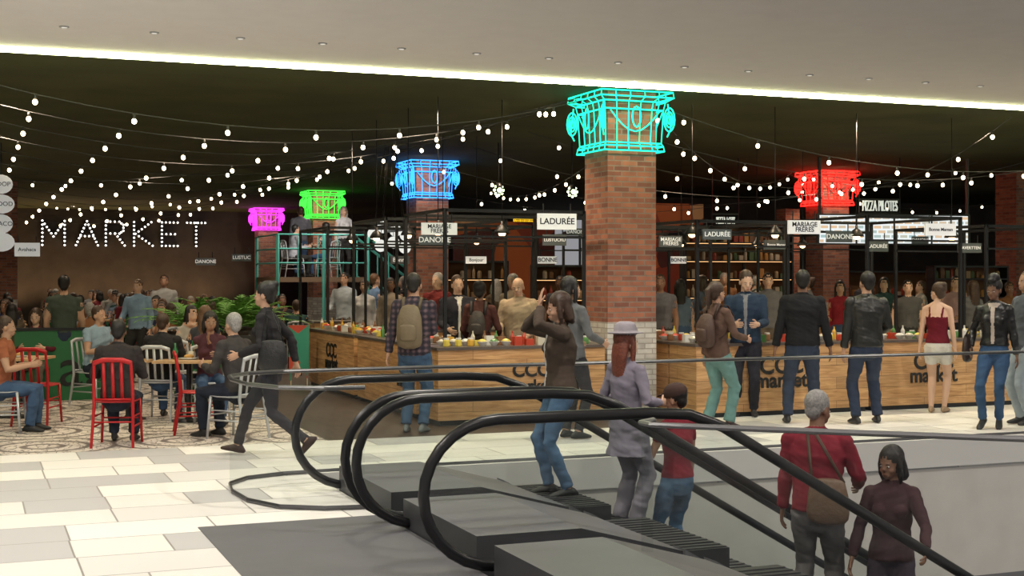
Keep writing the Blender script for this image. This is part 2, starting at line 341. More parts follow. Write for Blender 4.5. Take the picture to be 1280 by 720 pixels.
    fs=[tuple(p.vertices) for p in me.polygons]+[tuple(i+o2 for i in p.vertices) for p in e.polygons]
    out=bpy.data.meshes.new('person_'+key); out.from_pydata(vs,[],fs)
    for i in range(10): out.materials.append(None)
    out.polygons.foreach_set('material_index',lab+ex.m); out.polygons.foreach_set('use_smooth',[True]*len(fs)); out.update()
    bpy.data.meshes.remove(me); bpy.data.meshes.remove(e)
    BMC[key]=out; return out
EYE=mat('eye_white',(.55,.53,.5),.3); IRIS=mat('eye_dark',(.02,.012,.01),.3); 
SK=dict(l=(.60,.38,.27),m=(.46,.27,.18),t=(.34,.185,.12),d=(.14,.07,.045),b=(.21,.11,.07))
HC=dict(k=(.012,.01,.009),n=(.05,.028,.018),b=(.12,.065,.035),g=(.26,.25,.24),y=(.4,.28,.14),r=(.17,.05,.03),w=(.6,.58,.55))
def person(name,key,loc,face,ht=1.75,skin='m',hc='k',top=(.03,.03,.03),pants=(.03,.04,.07),shoes=(.02,.02,.02),shirt=(.6,.6,.6),hat=(.1,.1,.1),opt=None,leather=False,topm=None):
    me=bodymesh(key,opt or {}); ob=bpy.data.objects.new(name,me); col.objects.link(ob)
    ob.location=loc; ob.rotation_euler=(0,0,radians(face)-A); s=ht/1.75; ob.scale=(s,s,s)
    sk=SK[skin]; tm=topm or (mat('leather_%.3f'%top[0],top,.38,bump=.4,nscale=14,bd=.02) if leather else fabric(top))
    ms=[skinm(sk),tm,fabric(pants),mat('shoe_%.2f%.2f'%shoes[:2],shoes,.5),hairm(HC[hc]),fabric(shirt),EYE,IRIS,mat('lips_'+skin,(sk[0]*.8,sk[1]*.5,sk[2]*.5),.45),fabric(hat)]
    for i,m in enumerate(ms): ob.material_slots[i].link='OBJECT'; ob.material_slots[i].material=m
    return ob
def backpack(par,c,y=-.19,z=1.2,w=.14,h=.2):
    b=MB(); b.loft([(0,y,z-h),(0,y-.01,z-h*.5),(0,y-.01,z+h*.3),(0,y+.01,z+h*.85)],[(w,.07),(w*1.05,.085),(w,.08),(w*.75,.05)],0,side=(1,0,0),n=18,rnd=True)
    b.loft([(0,y-.08,z-h*.75),(0,y-.085,z-h*.1)],[(w*.7,.03),(w*.65,.028)],0,side=(1,0,0),n=14,rnd=True)
    for s in(-1,1): b.loft([(s*.09,y+.04,z+h*.8),(s*.1,-.07,1.495),(s*.11,.06,1.475),(s*.125,.135,1.36),(s*.15,.10,1.2),(s*.14,-.1,z-h*.7)],[(.022,.006)]*6,1,n=6)
    return b.obj('backpack',[mat('bag_%.2f'%c[0],c,.6,bump=.3),mat('bag_strap_%.2f'%c[0],tuple(x*.6 for x in c),.6)],True,par)
def handbag(par,c,pos,sh=None,w=.16,h=.12,rot=pi/2):
    b=MB(); p=V(pos); M=Matrix.Rotation(rot,3,'Z'); sx=M@V((1,0,0))
    b.loft([p+V((0,0,-h)),p+V((0,0,-h*.6)),p+V((0,0,h*.3)),p+V((0,0,h))],[(w*.95,.05),(w,.06),(w*.95,.05),(w*.8,.03)],0,side=sx,n=18,rnd=True)
    if sh: 
        q=V(sh); b.loft([p+sx*w*.75+V((0,0,h)),q+sx*.03,q-sx*.03,p-sx*w*.75+V((0,0,h))],[(.012,.005)]*4,1,n=6)
    return b.obj('handbag',[mat('bag_%.2f'%c[0],c,.45,bump=.3),mat('bag_strap_%.2f'%c[0],tuple(x*.6 for x in c),.6)],True,par)
NV=.0088; FV=.02
# ---- escalator riders ----
w=person('woman_shielding_eyes','eyes',(4.55,10.35,-.05),100,1.68,'m','n',(.075,.055,.042),(.075,.14,.24),opt=dict(fem=1,vox=NV,jacket=1,heavy=1.08,hair='bob',handR=(.05,.17,1.60),handL=(-.07,.18,1.64),poleR=(1,.2,-.9),poleL=(-1,.4,-.6),hdR=(-.15,-.05,1),hdL=(.15,-.1,1),palmR=(0,-1,0),palmL=(0,-1,0),curl=.15,hpitch=8,shirt=1,footR=(.12,.06,.085),footL=(-.1,-.06,.085)))
w=person('woman_in_patterned_coat','coat',(5.16,10.3,-.37),-50,1.70,'l','r',(.22,.20,.25),(.21,.19,.23),hat=(.34,.31,.34),opt=dict(fem=1,vox=NV,jacket=1,hem=.66,hair='long',hat='fedora',legs='wide',handR=(.2,.2,1.12),handL=(-.2,.2,1.1),hyaw=-10))
w=person('woman_in_maroon_top','capw',(5.60,10.25,-.83),35,1.67,'t','k',(.20,.012,.025),(.07,.14,.24),hat=(.06,.035,.03),opt=dict(fem=1,vox=NV,hair='short',hat='cap',sleeve=.4,handR=(.27,.12,.85),handL=(-.18,.3,1.1),hyaw=25,hpitch=12))
w=person('man_in_maroon_sweater','msw',(5.82,8.5,-.86),-20,1.78,'b','g',(.20,.016,.03),(.13,.12,.12),opt=dict(vox=NV,jacket=1,hair='short',heavy=1.06,handR=(.26,.28,1.05),hyaw=-35,hpitch=10,handL=(-.27,.1,.84)))
handbag(w,(.13,.08,.05),(.1,-.2,1.0),(-.02,-.14,1.46),.15,.13,0)
w=person('woman_on_escalator','esc7',(6.18,8.1,-1.10),-205,1.64,'b','k',(.045,.02,.024),(.05,.035,.05),opt=dict(fem=1,vox=NV,jacket=1,hair='bob',handL=(-.3,.34,1.05),poleL=(-.6,-.6,-.6),handR=(.28,.1,.9),hyaw=-25,hpitch=8))
# ---- market visitors (standing) ----
stride=dict(fem=1,vox=NV,jacket=1,hair='bun',lean=6,pelvis=(0,0,.90),footR=(.08,.36,.10),footL=(-.06,-.38,.17),fpR=-.15,fpL=.8,handR=(.22,-.2,.92),handL=(-.2,.26,1.02),hem=.86)
w=person('woman_walking',"stride",W(338,570),84,1.74,'m','k',(.022,.021,.023),(.035,.033,.04),(.03,.012,.01),opt=stride)
handbag(w,(.015,.015,.016),(-.27,-.1,1.02),(-.19,-.04,1.44),.15,.12)
def plaid():
    m=bpy.data.materials.new('plaid_flannel'); m.use_nodes=True; nt=m.node_tree; b=nt.nodes['Principled BSDF']; L=nt.links.new
    tc=nt.nodes.new('ShaderNodeTexCoord'); outs=[]
    for d in('X','Z'):
        wv=nt.nodes.new('ShaderNodeTexWave'); wv.bands_direction=d; wv.inputs['Scale'].default_value=5; L(tc.outputs['Object'],wv.inputs['Vector']); outs.append(wv)
    a=nt.nodes.new('ShaderNodeMath'); a.operation='ADD'; L(outs[0].outputs['Fac'],a.inputs[0]); L(outs[1].outputs['Fac'],a.inputs[1])
    h=nt.nodes.new('ShaderNodeMath'); h.operation='MULTIPLY'; h.inputs[1].default_value=.5; L(a.outputs[0],h.inputs[0])
    r=nt.nodes.new('ShaderNodeValToRGB'); e=r.color_ramp.elements; e[0].color=(.012,.013,.022,1); e[1].color=(.14,.09,.10,1); e[1].position=1; x=e.new(.5); x.color=(.03,.022,.035,1)
    L(h.outputs[0],r.inputs['Fac']); L(r.outputs['Color'],b.inputs['Base Color']); b.inputs['Roughness'].default_value=.9; return m
w=person('man_in_plaid_shirt','plaid',W(518,541),-12,1.80,'m','k',(.03,.03,.05),(.045,.085,.15),(.12,.13,.13),opt=dict(vox=NV,hem=.86,jacket=1,hair='short',heavy=1.08,handL=(-.3,-.02,.85),handR=(.1,.3,1.1)),topm=plaid())
backpack(w,(.15,.115,.07))
w=person('woman_in_brown_blazer','blaz',W(897,536),-55,1.70,'m','n',(.11,.065,.05),(.13,.25,.24),(.05,.03,.03),opt=dict(fem=1,vox=NV,jacket=1,hair='tail',handR=(.18,.3,1.08),handL=(-.25,.02,.87),footL=(-.1,-.08,.085),footR=(.09,.1,.085),legs='wide',hem=.84))
backpack(w,(.07,.04,.03),h=.16)
w=person('man_in_blue_puffer_jacket','puff',W(932,520),170,1.84,'l','n',(.022,.038,.07),(.02,.02,.03),opt=dict(vox=NV,jacket=1,hair='short',heavy=1.08,handR=(.12,.3,1.12),handL=(-.14,.32,1.12),hpitch=18,hyaw=15,shirt=1),shirt=(.2,.2,.22))
w=person('man_in_black_jacket','away1',W(1003,529),-8,1.84,'b','k',(.014,.014,.016),(.035,.048,.08),opt=dict(vox=NV,jacket=1,hair='short',heavy=1.14,handR=(.31,-.02,.86),handL=(-.31,-.02,.85),footR=(.15,.05,.085),footL=(-.17,-.02,.085)))
w=person('man_in_leather_jacket','away2',W(1083,530),6,1.82,'m','k',(.020,.020,.018),(.03,.042,.075),leather=True,opt=dict(vox=NV,jacket=1,hair='short',heavy=1.1,handR=(.2,.22,1.05),handL=(-.27,.0,.86),footR=(.17,.1,.085),footL=(-.13,-.02,.085),hyaw=8))
w=person('woman_in_white_shorts','shorts',W(1172,516),-30,1.68,'l','n',(.13,.010,.02),(.62,.6,.56),(.3,.2,.12),opt=dict(fem=1,vox=NV,cami=1,sleeve=0,legs='shorts',hair='bun',hyaw=60,handR=(.23,.02,.85),handL=(-.24,.0,.86),footR=(.07,.08,.085),footL=(-.08,-.03,.085)))
w=person('woman_in_leather_jacket','lea',W(1243,536),150,1.74,'b','k',(.014,.014,.014),(.04,.085,.17),(.02,.02,.02),leather=True,shirt=(.5,.42,.36),opt=dict(fem=1,vox=NV,jacket=1,hair='updo',hem=.98,shirt=1,heels=1,handR=(.26,.05,.95),handL=(-.25,.0,.86),footR=(.12,.05,.12),footL=(-.04,-.06,.12),fpR=.35,fpL=.35,hpitch=12,hyaw=-12))
handbag(w,(.03,.018,.015),(.3,.03,.95),(.24,0,1.25),.16,.13)
w=person('man_in_grey_coat','greycoat',W(1283,531),100,1.84,'m','n',(.10,.11,.13),(.35,.4,.45),opt=dict(vox=.012,jacket=1,hair='short',hem=.8,handR=(.27,.2,1.05)))
w=person('bald_man_in_beige_jacket','beige',D(648,17.9),165,1.76,'l','w',(.40,.31,.21),(.2,.17,.13),opt=dict(vox=NV,jacket=1,hair='bald',heavy=1.12,handR=(.18,.26,1.05),handL=(-.2,.26,1.0),hpitch=15))
w=person('man_in_striped_coat','strc',D(572,18.4),195,1.78,'l','n',(.03,.03,.04),(.05,.05,.06),shirt=(.65,.63,.6),opt=dict(vox=.011,jacket=1,hair='short',shirt=1,handR=(.18,.28,1.05),handL=(-.2,.26,1.0)))
w=person('woman_with_backpack','wbp',D(600,17.5),-10,1.70,'b','k',(.09,.035,.03),(.03,.03,.04),opt=dict(fem=1,vox=NV,jacket=1,hair='bun',handR=(.2,.24,1.05),handL=(-.2,.24,1.0)))
backpack(w,(.05,.04,.035),h=.15,w=.11)
w=person('woman_in_grey_sweater','gsw',D(715,14.9),-50,1.76,'m','k',(.12,.125,.13),(.03,.03,.035),opt=dict(fem=1,vox=NV,hair='long',hem=.86,jacket=1,handR=(.22,.25,1.05),handL=(-.2,.2,1.05),hyaw=-15))
w=person('man_in_red_shirt','rsh',D(546,21.5),150,1.82,'l','g',(.18,.03,.03),(.05,.05,.06),opt=dict(vox=.014,hair='short',jacket=1))
# ---- generic figures ----
ST={'s0':dict(vox=FV,jacket=1,hair='short',handR=(.2,.25,1.05)),
    's1':dict(vox=FV,fem=1,hair='long',handL=(-.2,.25,1.1)),
    's2':dict(vox=FV,hair='short',sleeve=.4,heavy=1.08,handR=(.25,.1,.9)),
    's3':dict(vox=FV,fem=1,jacket=1,hair='bun',footR=(.1,.2,.085),footL=(-.1,-.15,.085))}
SI={}
base=dict(pelvis=(0,0,.555),footR=(.11,.36,.085),footL=(-.11,.40,.085),handR=(.16,.36,.80),handL=(-.18,.34,.80),vox=FV,lean=8)
for k,e in {'m0':dict(jacket=1),'m1':dict(sleeve=.4,lean=2,handR=(.05,.3,1.0)),'f0':dict(fem=1,hair='long'),'f1':dict(fem=1,hair='bob',sleeve=.4,hyaw=25,handL=(-.03,.22,1.08)),'m2':dict(heavy=1.1,hyaw=-30,lean=14),'f2':dict(fem=1,hair='bun',jacket=1,hyaw=-25)}.items():
    q=dict(base); q.update(e); SI[k]=q
TOPS=[(.02,.02,.025),(.05,.05,.06),(.16,.02,.03),(.10,.14,.2),(.28,.3,.33),(.03,.07,.07),(.2,.09,.04),(.08,.06,.04),(.4,.38,.35),(.03,.04,.09),(.12,.12,.13)]
PAN=[(.02,.025,.04),(.05,.09,.17),(.03,.03,.03),(.12,.1,.08)]
def seated(name,loc,face,key=None,**k):
    key=key or random.choice(list(SI)[:6]); d=dict(skin=random.choice('lmtdb' if random.random()<.6 else 'lm'),hc=random.choice('kknnbgk'),top=random.choice(TOPS),pants=random.choice(PAN)); d.update(k)
    o=SI[key] if key in SI else None
    return person(name,key,loc,face,random.uniform(1.66,1.8),opt=o,**d)
def standing(name,loc,face,key=None,**k):
    key=key or random.choice(list(ST)); d=dict(skin=random.choice('lmtdb' if random.random()<.6 else 'lm'),hc=random.choice('kknnbg'),top=random.choice(TOPS),pants=random.choice(PAN)); d.update(k)
    return person(name,key,loc,face,random.uniform(1.66,1.84),opt=ST.get(key),**d)
# ---------------- furniture ----------------
def chairmesh():
    b=MB()
    b.loft([(0,-.19,.445),(0,-.1,.44),(0,.1,.44),(0,.2,.448)],[(.185,.012),(.2,.014),(.205,.014),(.19,.012)],0,side=(1,0,0),n=16,rnd=True)
    for s in(-1,1):
        b.loft([(s*.18,.19,.44),(s*.2,.225,.0)],[.016,.013],0,n=8)
        b.loft([(s*.2,-.27,0),(s*.185,-.2,.42),(s*.185,-.215,.6),(s*.175,-.255,.84)],[.014,.017,.017,.015],0,n=8,rnd=True)
        b.tube([(s*.192,.21,.2),(s*.192,-.235,.2)],.009,0); b.tube([(s*.19,.205,.3),(s*.188,-.222,.3)],.008,0)
    b.loft([(-.175,-.255,.83),(-.09,-.27,.86),(.09,-.27,.86),(.175,-.255,.83)],[(.016,.024)]*4,0,side=(0,1,0),n=8,rnd=True)
    for x in(-.085,0,.085): b.loft([(x,-.2,.47),(x,-.225,.62),(x,-.268,.84)],[(.017,.006)]*3,0,side=(1,0,0),n=6)
    b.tube([(-.185,-.205,.47),(.185,-.205,.47)],.012,0); b.tube([(-.19,.21,.25),(.19,.21,.25)],.009,0); b.tube([(-.19,-.235,.25),(.19,-.235,.25)],.009,0)
    return b
CM={}
for n_,c_ in(('red',(.42,.012,.015)),('silver',(.50,.51,.53)),('green',(.02,.15,.05))):
    CM[n_]=chairmesh().mesh('chair_'+n_,[mat('chair_paint_'+n_,c_,.35,.1 if n_!='silver' else .4)],True)
def chair(c,loc,face): return inst('dining_chair',CM[c],loc,radians(face)-A,1.06)
b=MB(); b.box((-.36,-.36,.725),(.36,.36,.755),0); b.lathe((0,0,0),[(.22,0),(.22,.012),(.05,.03),(.03,.06),(.03,.7),(.09,.72)],1,14)
TM=b.mesh('cafe_table',[TABLEW,BLACK])
def table(loc,face=0):
    t=inst('cafe_table',TM,loc,radians(face)-A); return t
b=MB()
b.lathe((0,0,0),[(.1,.0),(.11,.008),(.13,.02)],0,14); b.lathe((.05,.17,0),[(.03,0),(.033,.09)],1,10); b.lathe((-.15,.1,0),[(.03,0),(.035,.1),(.012,.15),(.012,.2)],2,10); b.ell((0,0,.035),(.06,.05,.03),3)
DM=b.mesh('dishes',[mat('porcelain',(.7,.7,.68),.2),mat('cup_paper',(.6,.55,.45),.5),mat('bottle_green',(.05,.2,.08),.15),mat('pasta',(.55,.3,.08),.6)],True)
def seat_at(name,loc,face,c,key=None,**k):
    chair(c,loc,face); return seated(name,V(loc)+Matrix.Rotation(radians(face)-A,3,'Z')@V((0,-.02,0)),face,key,**k)
hi=lambda k,**e: SI.update({k:dict(base,vox=.0105,**e)})
hi('h1',jacket=1,heavy=1.06); hi('h2',fem=1,hair='long'); SI['h3']=dict(base,vox=.0105,jacket=1,hyaw=-10,handR=(.1,.3,.86))
SI['h4']=dict(base,vox=.0105,fem=1,hair='bob',handR=(.03,.2,1.0),sleeve=2.)
SI['h5']=dict(base,vox=.0105,sleeve=.4,heavy=1.1)
seat_at('seated_man_in_dark_jacket',W(147,556),5,'red','h1',skin='b',hc='k',top=(.03,.025,.025))
seat_at('seated_man_in_black_suit',W(202,524),-5,'silver','h1',skin='l',hc='n',top=(.02,.02,.022))
seat_at('seated_woman_in_maroon',W(46,500),185,'red','h2',skin='l',hc='n',top=(.14,.02,.035))
chair('red',W(47,530),0)
seat_at('seated_man_with_grey_hair',W(296,548),60,'silver','h3',skin='m',hc='g',top=(.045,.04,.04))
seat_at('seated_woman_with_drink',W(262,526),200,'silver','h4',skin='t',hc='k',top=(.08,.03,.04))
chair('red',W(250,541),-75); chair('silver',W(233,508),-20)
seat_at('seated_man_in_orange_shirt',W(2,540),-80,'silver','h5',skin='m',hc='n',top=(.30,.10,.05))
seat_at('seated_man_in_blue_shirt',W(120,508),-120,'silver','h5',skin='m',hc='n',top=(.24,.33,.42))
seat_at('seated_woman_in_teal',D(262,21.5),10,'silver','f1',skin='l',hc='n',top=(.05,.14,.18))
for px,py in((22,521),(160,524),(236,526)):
    p=W(px,py); t=table(p); d=inst('dishes',DM,p+V((0,0,.755))); d.name='place_setting'; 
person('man_in_green_shirt','s2',D(80,19.6),15,1.78,'m','k',(.055,.07,.055),opt=ST['s2'])
# crowd
COLS=[D(534,27.8),D(403,37.5),D(333,47),D(2,34)]
FERNS=[D(px,d) for px,d in((236,21.4),(268,22.4),(292,21.2),(316,23),(298,25.5))]
Y=19.6
while Y<46:
    X=Y*.018+.15
    xm=4.3 if Y<25 else (6.0 if Y<30 else 5.8)
    while X<xm:
        x=X+random.uniform(-.12,.12); y=Y+random.uniform(-.1,.1); p=V((x,y,0))
        ok=not(19.3<y<21.9 and x<2.3) and all((p-c).length>1.35 for c in COLS) and all((p-c).length>1.0 for c in FERNS)
        if ok:
            t=inst('cafe_table',TM,p,0)
            for s in(-1,1):
                if random.random()<.9:
                    q=p+V((0,s*.64,0)); fc=(180 if s>0 else 0)+random.uniform(-12,12)+math.degrees(A)
                    chair(random.choice(['silver','red','silver','green']),q,fc); seated('seated_diner',q,fc)
        X+=1.3
    Y+=2.25
for (px,d,fc,tp) in((172,23.5,170,(.2,.3,.42)),(205,27,190,(.3,.3,.3)),(430,27,160,(.35,.4,.45)),(455,25,170,(.5,.5,.52)),(470,27,-60,(.12,.2,.35)),(488,24,185,(.3,.25,.2)),(503,29,90,None),(700,24,170,None),(620,26,20,None),(640,22.6,160,(.25,.2,.15)),(825,21,170,(.1,.1,.12)),(850,23,0,None),(875,24,100,None),(960,22.4,175,(.12,.12,.13)),(1050,24,170,(.25,.02,.03)),(1105,25,160,None),(1135,22.6,175,(.08,.08,.08)),(1195,24,170,(.35,.22,.22)),(1215,22.8,20,None),(1150,27.6,90,None),(945,27,-80,None),(1010,28,80,None),(1262,24,180,None),(905,28,175,None),(1080,30,0,None)):
    k={} if tp is None else dict(top=tp)
    standing('market_visitor',D(px,d),fc,**k)
# ---------------- floor & shell ----------------
def slab(name,x0,y0,x1,y1,z0,z1,m):
    b=MB(); b.box((x0,y0,z0),(x1,y1,z1)); return b.obj(name,[m])
WX0,WX1,WY0,WY1=2.85,24,5.0,11.95
b=MB(); b.box((-8,-4,-.3),(WX0,14.4,0)); b.box((WX0,WY1,-.3),(26,14.4,0)); b.box((8.3,14.4,-.3),(26,20,0)); b.box((WX0,-4,-.3),(26,WY0,0)); b.obj('floor',[TILE])
slab('floor_mosaic',-8,14.4,3.6,52,-.3,0,MOSAIC); slab('floor_wood',3.6,14.4,8.3,52,-.3,0,DARKW); slab('floor_wood_rear',8.3,20,46,52,-.3,0,DARKW)
slab('floor_escalator_plate',1.5,5.0,2.85,9.75,.0,.006,mat('landing_plate',(.11,.11,.12),.5,noise=.05,nscale=4))
slab('floor_lower_level',-2,-2,30,20,-4.3,-4.2,mat('lower_floor',(.12,.12,.13),.6))
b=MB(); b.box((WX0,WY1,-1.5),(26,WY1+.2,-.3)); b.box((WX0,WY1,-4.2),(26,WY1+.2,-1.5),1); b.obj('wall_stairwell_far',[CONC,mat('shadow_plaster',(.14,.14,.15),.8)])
slab('trim_1',WX0,WY1-.03,26,WY1+.02,-.28,.02,mat('edge_trim',(.62,.6,.58),.5))
slab('wall_stairwell_left',WX0-.2,4.5,WX0,WY1,-4.2,-.3,CONC)
slab('ceiling',-8,-1,26,14.38,4.05,4.3,CEIL)
slab('ceiling_market',-8,14.38,46,52,4.13,4.3,DCEIL)
slab('trim_cove',-8,14.36,26,14.42,4.005,4.05,glow('led_cove',(.93,1,.52),26))
slab('wall_back',-8,50,20,50.3,0,4.13,DWALL); slab('wall_left',-8.3,14.4,-8,50,0,4.13,DWALL)
slab('wall_back_right',17,36,46,36.3,0,4.13,DWALL); slab('wall_right',45.7,14,46,36,0,4.13,DWALL)
b=MB()
for i in range(22): 
    x=-4+i*.8; b.lathe((x,13.0,4.040),[(.045,0),(.045,.01)],0,14); b.lathe((x,13.0,4.038),[(.026,0),(.026,.003)],1,12)
b.obj('recessed_downlights',[mat('downlight_trim',(.35,.35,.35),.5),glow('downlight_lens',(1,.95,.85),.8,False)])
# ---------------- columns + neon capitals ----------------
def column(px,d,hw=.34,top=4.13,base=1.2):
    c=D(px,d); b=MB(); b.box((c.x-hw,c.y-hw,base),(c.x+hw,c.y+hw,top),0); b.box((c.x-hw-.004,c.y-hw-.004,0),(c.x+hw+.004,c.y+hw+.004,base),1)
    b.obj('brick_column',[BRICK,BRICKW]); return c
def capital(c,colr,name,st=4.,r=.012):
    b=MB()
    def sq(h,z): return [V((c.x-h,c.y-h,z)),V((c.x+h,c.y-h,z)),V((c.x+h,c.y+h,z)),V((c.x-h,c.y+h,z))]
    L=[(.50,4.10),(.51,4.03),(.43,3.98),(.41,3.88),(.39,3.46),(.41,3.42),(.42,3.36)]
    for h,z in L:
        q=sq(h,z)
        for i in range(4): b.tube([q[i],q[(i+1)%4]],r)
    for i in range(4):
        for t in(0,.2,.4,.6,.8):
            pts=[]
            for h,z in L: q=sq(h,z); pts.append(q[i].lerp(q[(i+1)%4],t))
            b.tube(pts,r*.7)
        a=sq(.43,3.86)
        m0=a[i].lerp(a[(i+1)%4],.1); m1=a[i].lerp(a[(i+1)%4],.9)
        b.tube([m0.lerp(m1,t)+V((0,0,-.26*sin(pi*t))) for t in [k/8 for k in range(9)]],r*.8)
        mid=(a[i]+a[(i+1)%4])/2; out=V((mid.x-c.x,mid.y-c.y,0)).normalized(); sd=V((-out.y,out.x,0))
        b.tube([mid+out*.04+sd*.06*cos(2*pi*k/12)+V((0,0,-.08+.13*sin(2*pi*k/12))) for k in range(12)],r,closed=True)
        cr=sq(.43,3.84)[i]; o2=V((cr.x-c.x,cr.y-c.y,0)).normalized()
        for rr in(.10,.065,.035): b.tube([cr+o2*(.05+rr*.7*cos(2*pi*k/14))+V((0,0,-.08+rr*1.5*sin(2*pi*k/14))) for k in range(14)],r,closed=True)
        b.tube([cr+o2*.03+V((0,0,.12)),cr+o2*.07+V((0,0,-.2)),cr+o2*.02+V((0,0,-.3))],r)
    b.obj(name,[glow('neon_'+name,colr,st)])
cA=column(775,17.5); capital(cA,(.02,.9,.5),'teal_neon_capital',2.2,.0105)
cB=column(534,27.8); capital(cB,(.03,.28,1),'blue_neon_capital',3.0,.012)
cC=column(403,37.5); capital(cC,(.05,.9,.05),'green_neon_capital',2.4,.014)
cD=column(333,47); capital(cD,(.8,.04,.75),'magenta_neon_capital',2.6,.016)
cE=column(1034,30.5); capital(cE,(1,.012,.008),'red_neon_capital',6,.014)
cF=column(653,56); capital(cF,(1,.6,.02),'yellow_neon_capital',1.2,.018)
column(1272,31); column(2,34,.36); column(985,33,.2,3.4)
# ---------------- string lights ----------------
BULB=glow('bulb_glow',(1,.80,.50),14,False)
def string(a,c,sag,sp=.62,r=.026):
    a=V(a);c=V(c); L=(c-a).length; n=max(8,int(L/.5)); f=lambda t:a.lerp(c,t)+V((0,0,-sag*4*t*(1-t)))
    b=MB(); b.tube([f(i/n) for i in range(n+1)],.006,0,4); k=int(L/sp)
    for i in range(k):
        p=f((i+.5)/k); b.lathe(p+V((0,0,-.06)),[(.014,0),(.016,.055)],0,6); b.ell(p+V((0,0,-.085)),(r,r,r*1.15),1,None,8,6)
    b.obj('string_lights',[mat('grey_cable',(.06,.06,.06),.6),BULB],True)
ys=[15.5,17.2,19.0,21.0,23.2,25.6,28.2,31,34,37.5,41.5,46]
for i,y in enumerate(ys):
    string((-.9,y-.2,4.1),(cA.x-.4,y+(.2 if i else .3),4.05),.6,.93,.027+.0005*(y-15))
for x0,y0,x1,y1 in((7.3,15.9,-.2,34),(7.3,16,2.5,47)):
    string((x0,y0,4.08),(x1,y1,4.1),.5,1.5,.03)
for i,y in enumerate((15.8,17.6,19.8,22.4,25.4,29)):
    string((cA.x+.4,y,4.05),(16.2+y*.12,y-.4,4.08),.8,1.0,.027+.0005*(y-15))
for x0,y0,x1,y1 in((8.3,16,16.8,25.5),(8.5,16.2,12.5,33),(17,26,27,30),(14,15.6,16.8,25)):
    string((x0,y0,4.08),(x1,y1,4.05),.6,1.15,.03)
# ---------------- MARKET sign ----------------
ST_={'M':[[(0,0),(0,1),(.4,.35),(.8,1),(.8,0)]],'A':[[(0,0),(.4,1),(.8,0)],[(.17,.38),(.63,.38)]],'R':[[(0,0),(0,1),(.5,1),(.65,.87),(.65,.62),(.5,.5),(0,.5)],[(.35,.5),(.7,0)]],'K':[[(0,0),(0,1)],[(.65,1),(.05,.5),(.7,0)]],'E':[[(.6,1),(0,1),(0,0),(.6,0)],[(0,.5),(.5,.5)]],'T':[[(0,1),(.7,1)],[(.35,1),(.35,0)]]}
b=MB(); x=2.35; adv={'M':1.13,'A':1.02,'R':.98,'K':.98,'E':.9,'T':.8}
for ch in 'MARKET':
    for st in ST_[ch]:
        for a,c in zip(st[:-1],st[1:]):
            a3=V((x+a[0]*.92,49.85,2.86+a[1]*.84)); c3=V((x+c[0]*.92,49.85,2.86+c[1]*.84)); L=(c3-a3).length; n=max(2,int(round(L/.135)))
            b.bar(a3+V((0,.05,0)),c3+V((0,.05,0)),.09,1)
            for i in range(n+1): b.ell(a3.lerp(c3,i/n),(.036,.03,.036),0,None,6,4)
    x+=adv[ch]*.985
b.obj('market_marquee_sign',[glow('marquee_bulb',(1,.95,.88),3.5,False),BLACK])
# ---------------- counters ----------------
def counter(x0,y0,x1,y1,name='market_counter',h=.93):
    b=MB(); b.box((x0+.03,y0+.03,0),(x1-.03,y1-.03,.06),1); b.box((x0,y0,.06),(x1,y1,h-.035),0); b.box((x0-.02,y0-.02,h-.035),(x1+.02,y1+.02,h),2)
    return b.obj(name,[WOOD,BLACK,mat('counter_top',(.1,.08,.07),.35)])
def ccc(par,x,y,side,s=.2):
    rz=0 if side=='y' else -pi/2; o=V((0,-.008,0)) if side=='y' else V((-.008,0,0))
    for k,(t,dz,ss) in enumerate((('CCC',.63,s*1.15),('market',.44,s))):
        c=text('lettering_%d'%k,t,ss,V((x,y,dz))+o,rz,INK,par); c.data.offset=.006
c=counter(5.16,15.3,7.35,16.0); ccc(c,6.35,15.3,'y')
c=counter(5.16,16.15,5.85,18.9); ccc(c,5.16,16.6,'x',.24)
c=counter(5.16,19.1,5.85,21.9); ccc(c,5.16,20.4,'x',.26)
c=counter(8.42,14.9,11.0,15.6); ccc(c,9.66,14.9,'y',.27)
c=counter(11.05,14.9,14.6,15.6); ccc(c,12.05,14.9,'y',.27)
counter(8.42,15.65,9.1,19.5); counter(6.2,20.2,8.6,20.9); counter(10,20.5,16,21.2); counter(11,26,17,26.7); counter(6.0,25,8.0,25.6); counter(9.5,29,13,29.7)
JM=[mat('jar_%d'%i,c,.3) for i,c in enumerate([(.6,.55,.45),(.5,.06,.03),(.7,.4,.06),(.1,.25,.08),(.75,.73,.7),(.25,.12,.06),(.7,.55,.1)])]
def display(x0,y0,x1,y1,z=.93,dens=55):
    b=MB(); nx=max(1,int((x1-x0)/.15)); ny=max(1,int((y1-y0)/.16))
    for i in range(nx):
        for j in range(ny):
            if random.random()<.12: continue
            x=x0+(i+.5)*(x1-x0)/nx; y=y0+(j+.5)*(y1-y0)/ny; c=random.randrange(7); k=(i//3+j)%4
            if k==0: b.lathe((x,y,z),[(.035,0),(.042,.01),(.042,.07),(.03,.085)],c,10); b.lathe((x,y,z+.085),[(.035,0),(.035,.018)],4,10)
            elif k==1: b.lathe((x,y,z),[(.03,0),(.065,.045),(.07,.055)],4,12); b.ell((x,y,z+.055),(.055,.055,.03),c,None,8,6)
            elif k==2: b.box((x-.05,y-.04,z),(x+.05,y+.04,z+random.uniform(.05,.12)),c)
            else: b.lathe((x,y,z),[(.025,0),(.028,.1),(.01,.14),(.01,.17)],c,8)
    b.obj('food_display',JM)
display(5.25,15.4,7.25,15.9); display(5.25,16.3,5.75,18.8); display(5.25,19.2,5.75,21.8); display(8.5,15.0,10.9,15.5); display(11.1,15.0,14.5,15.5); display(8.5,15.8,9,19); display(10.1,20.6,15.9,21.1); display(6.3,20.3,8.5,20.8)
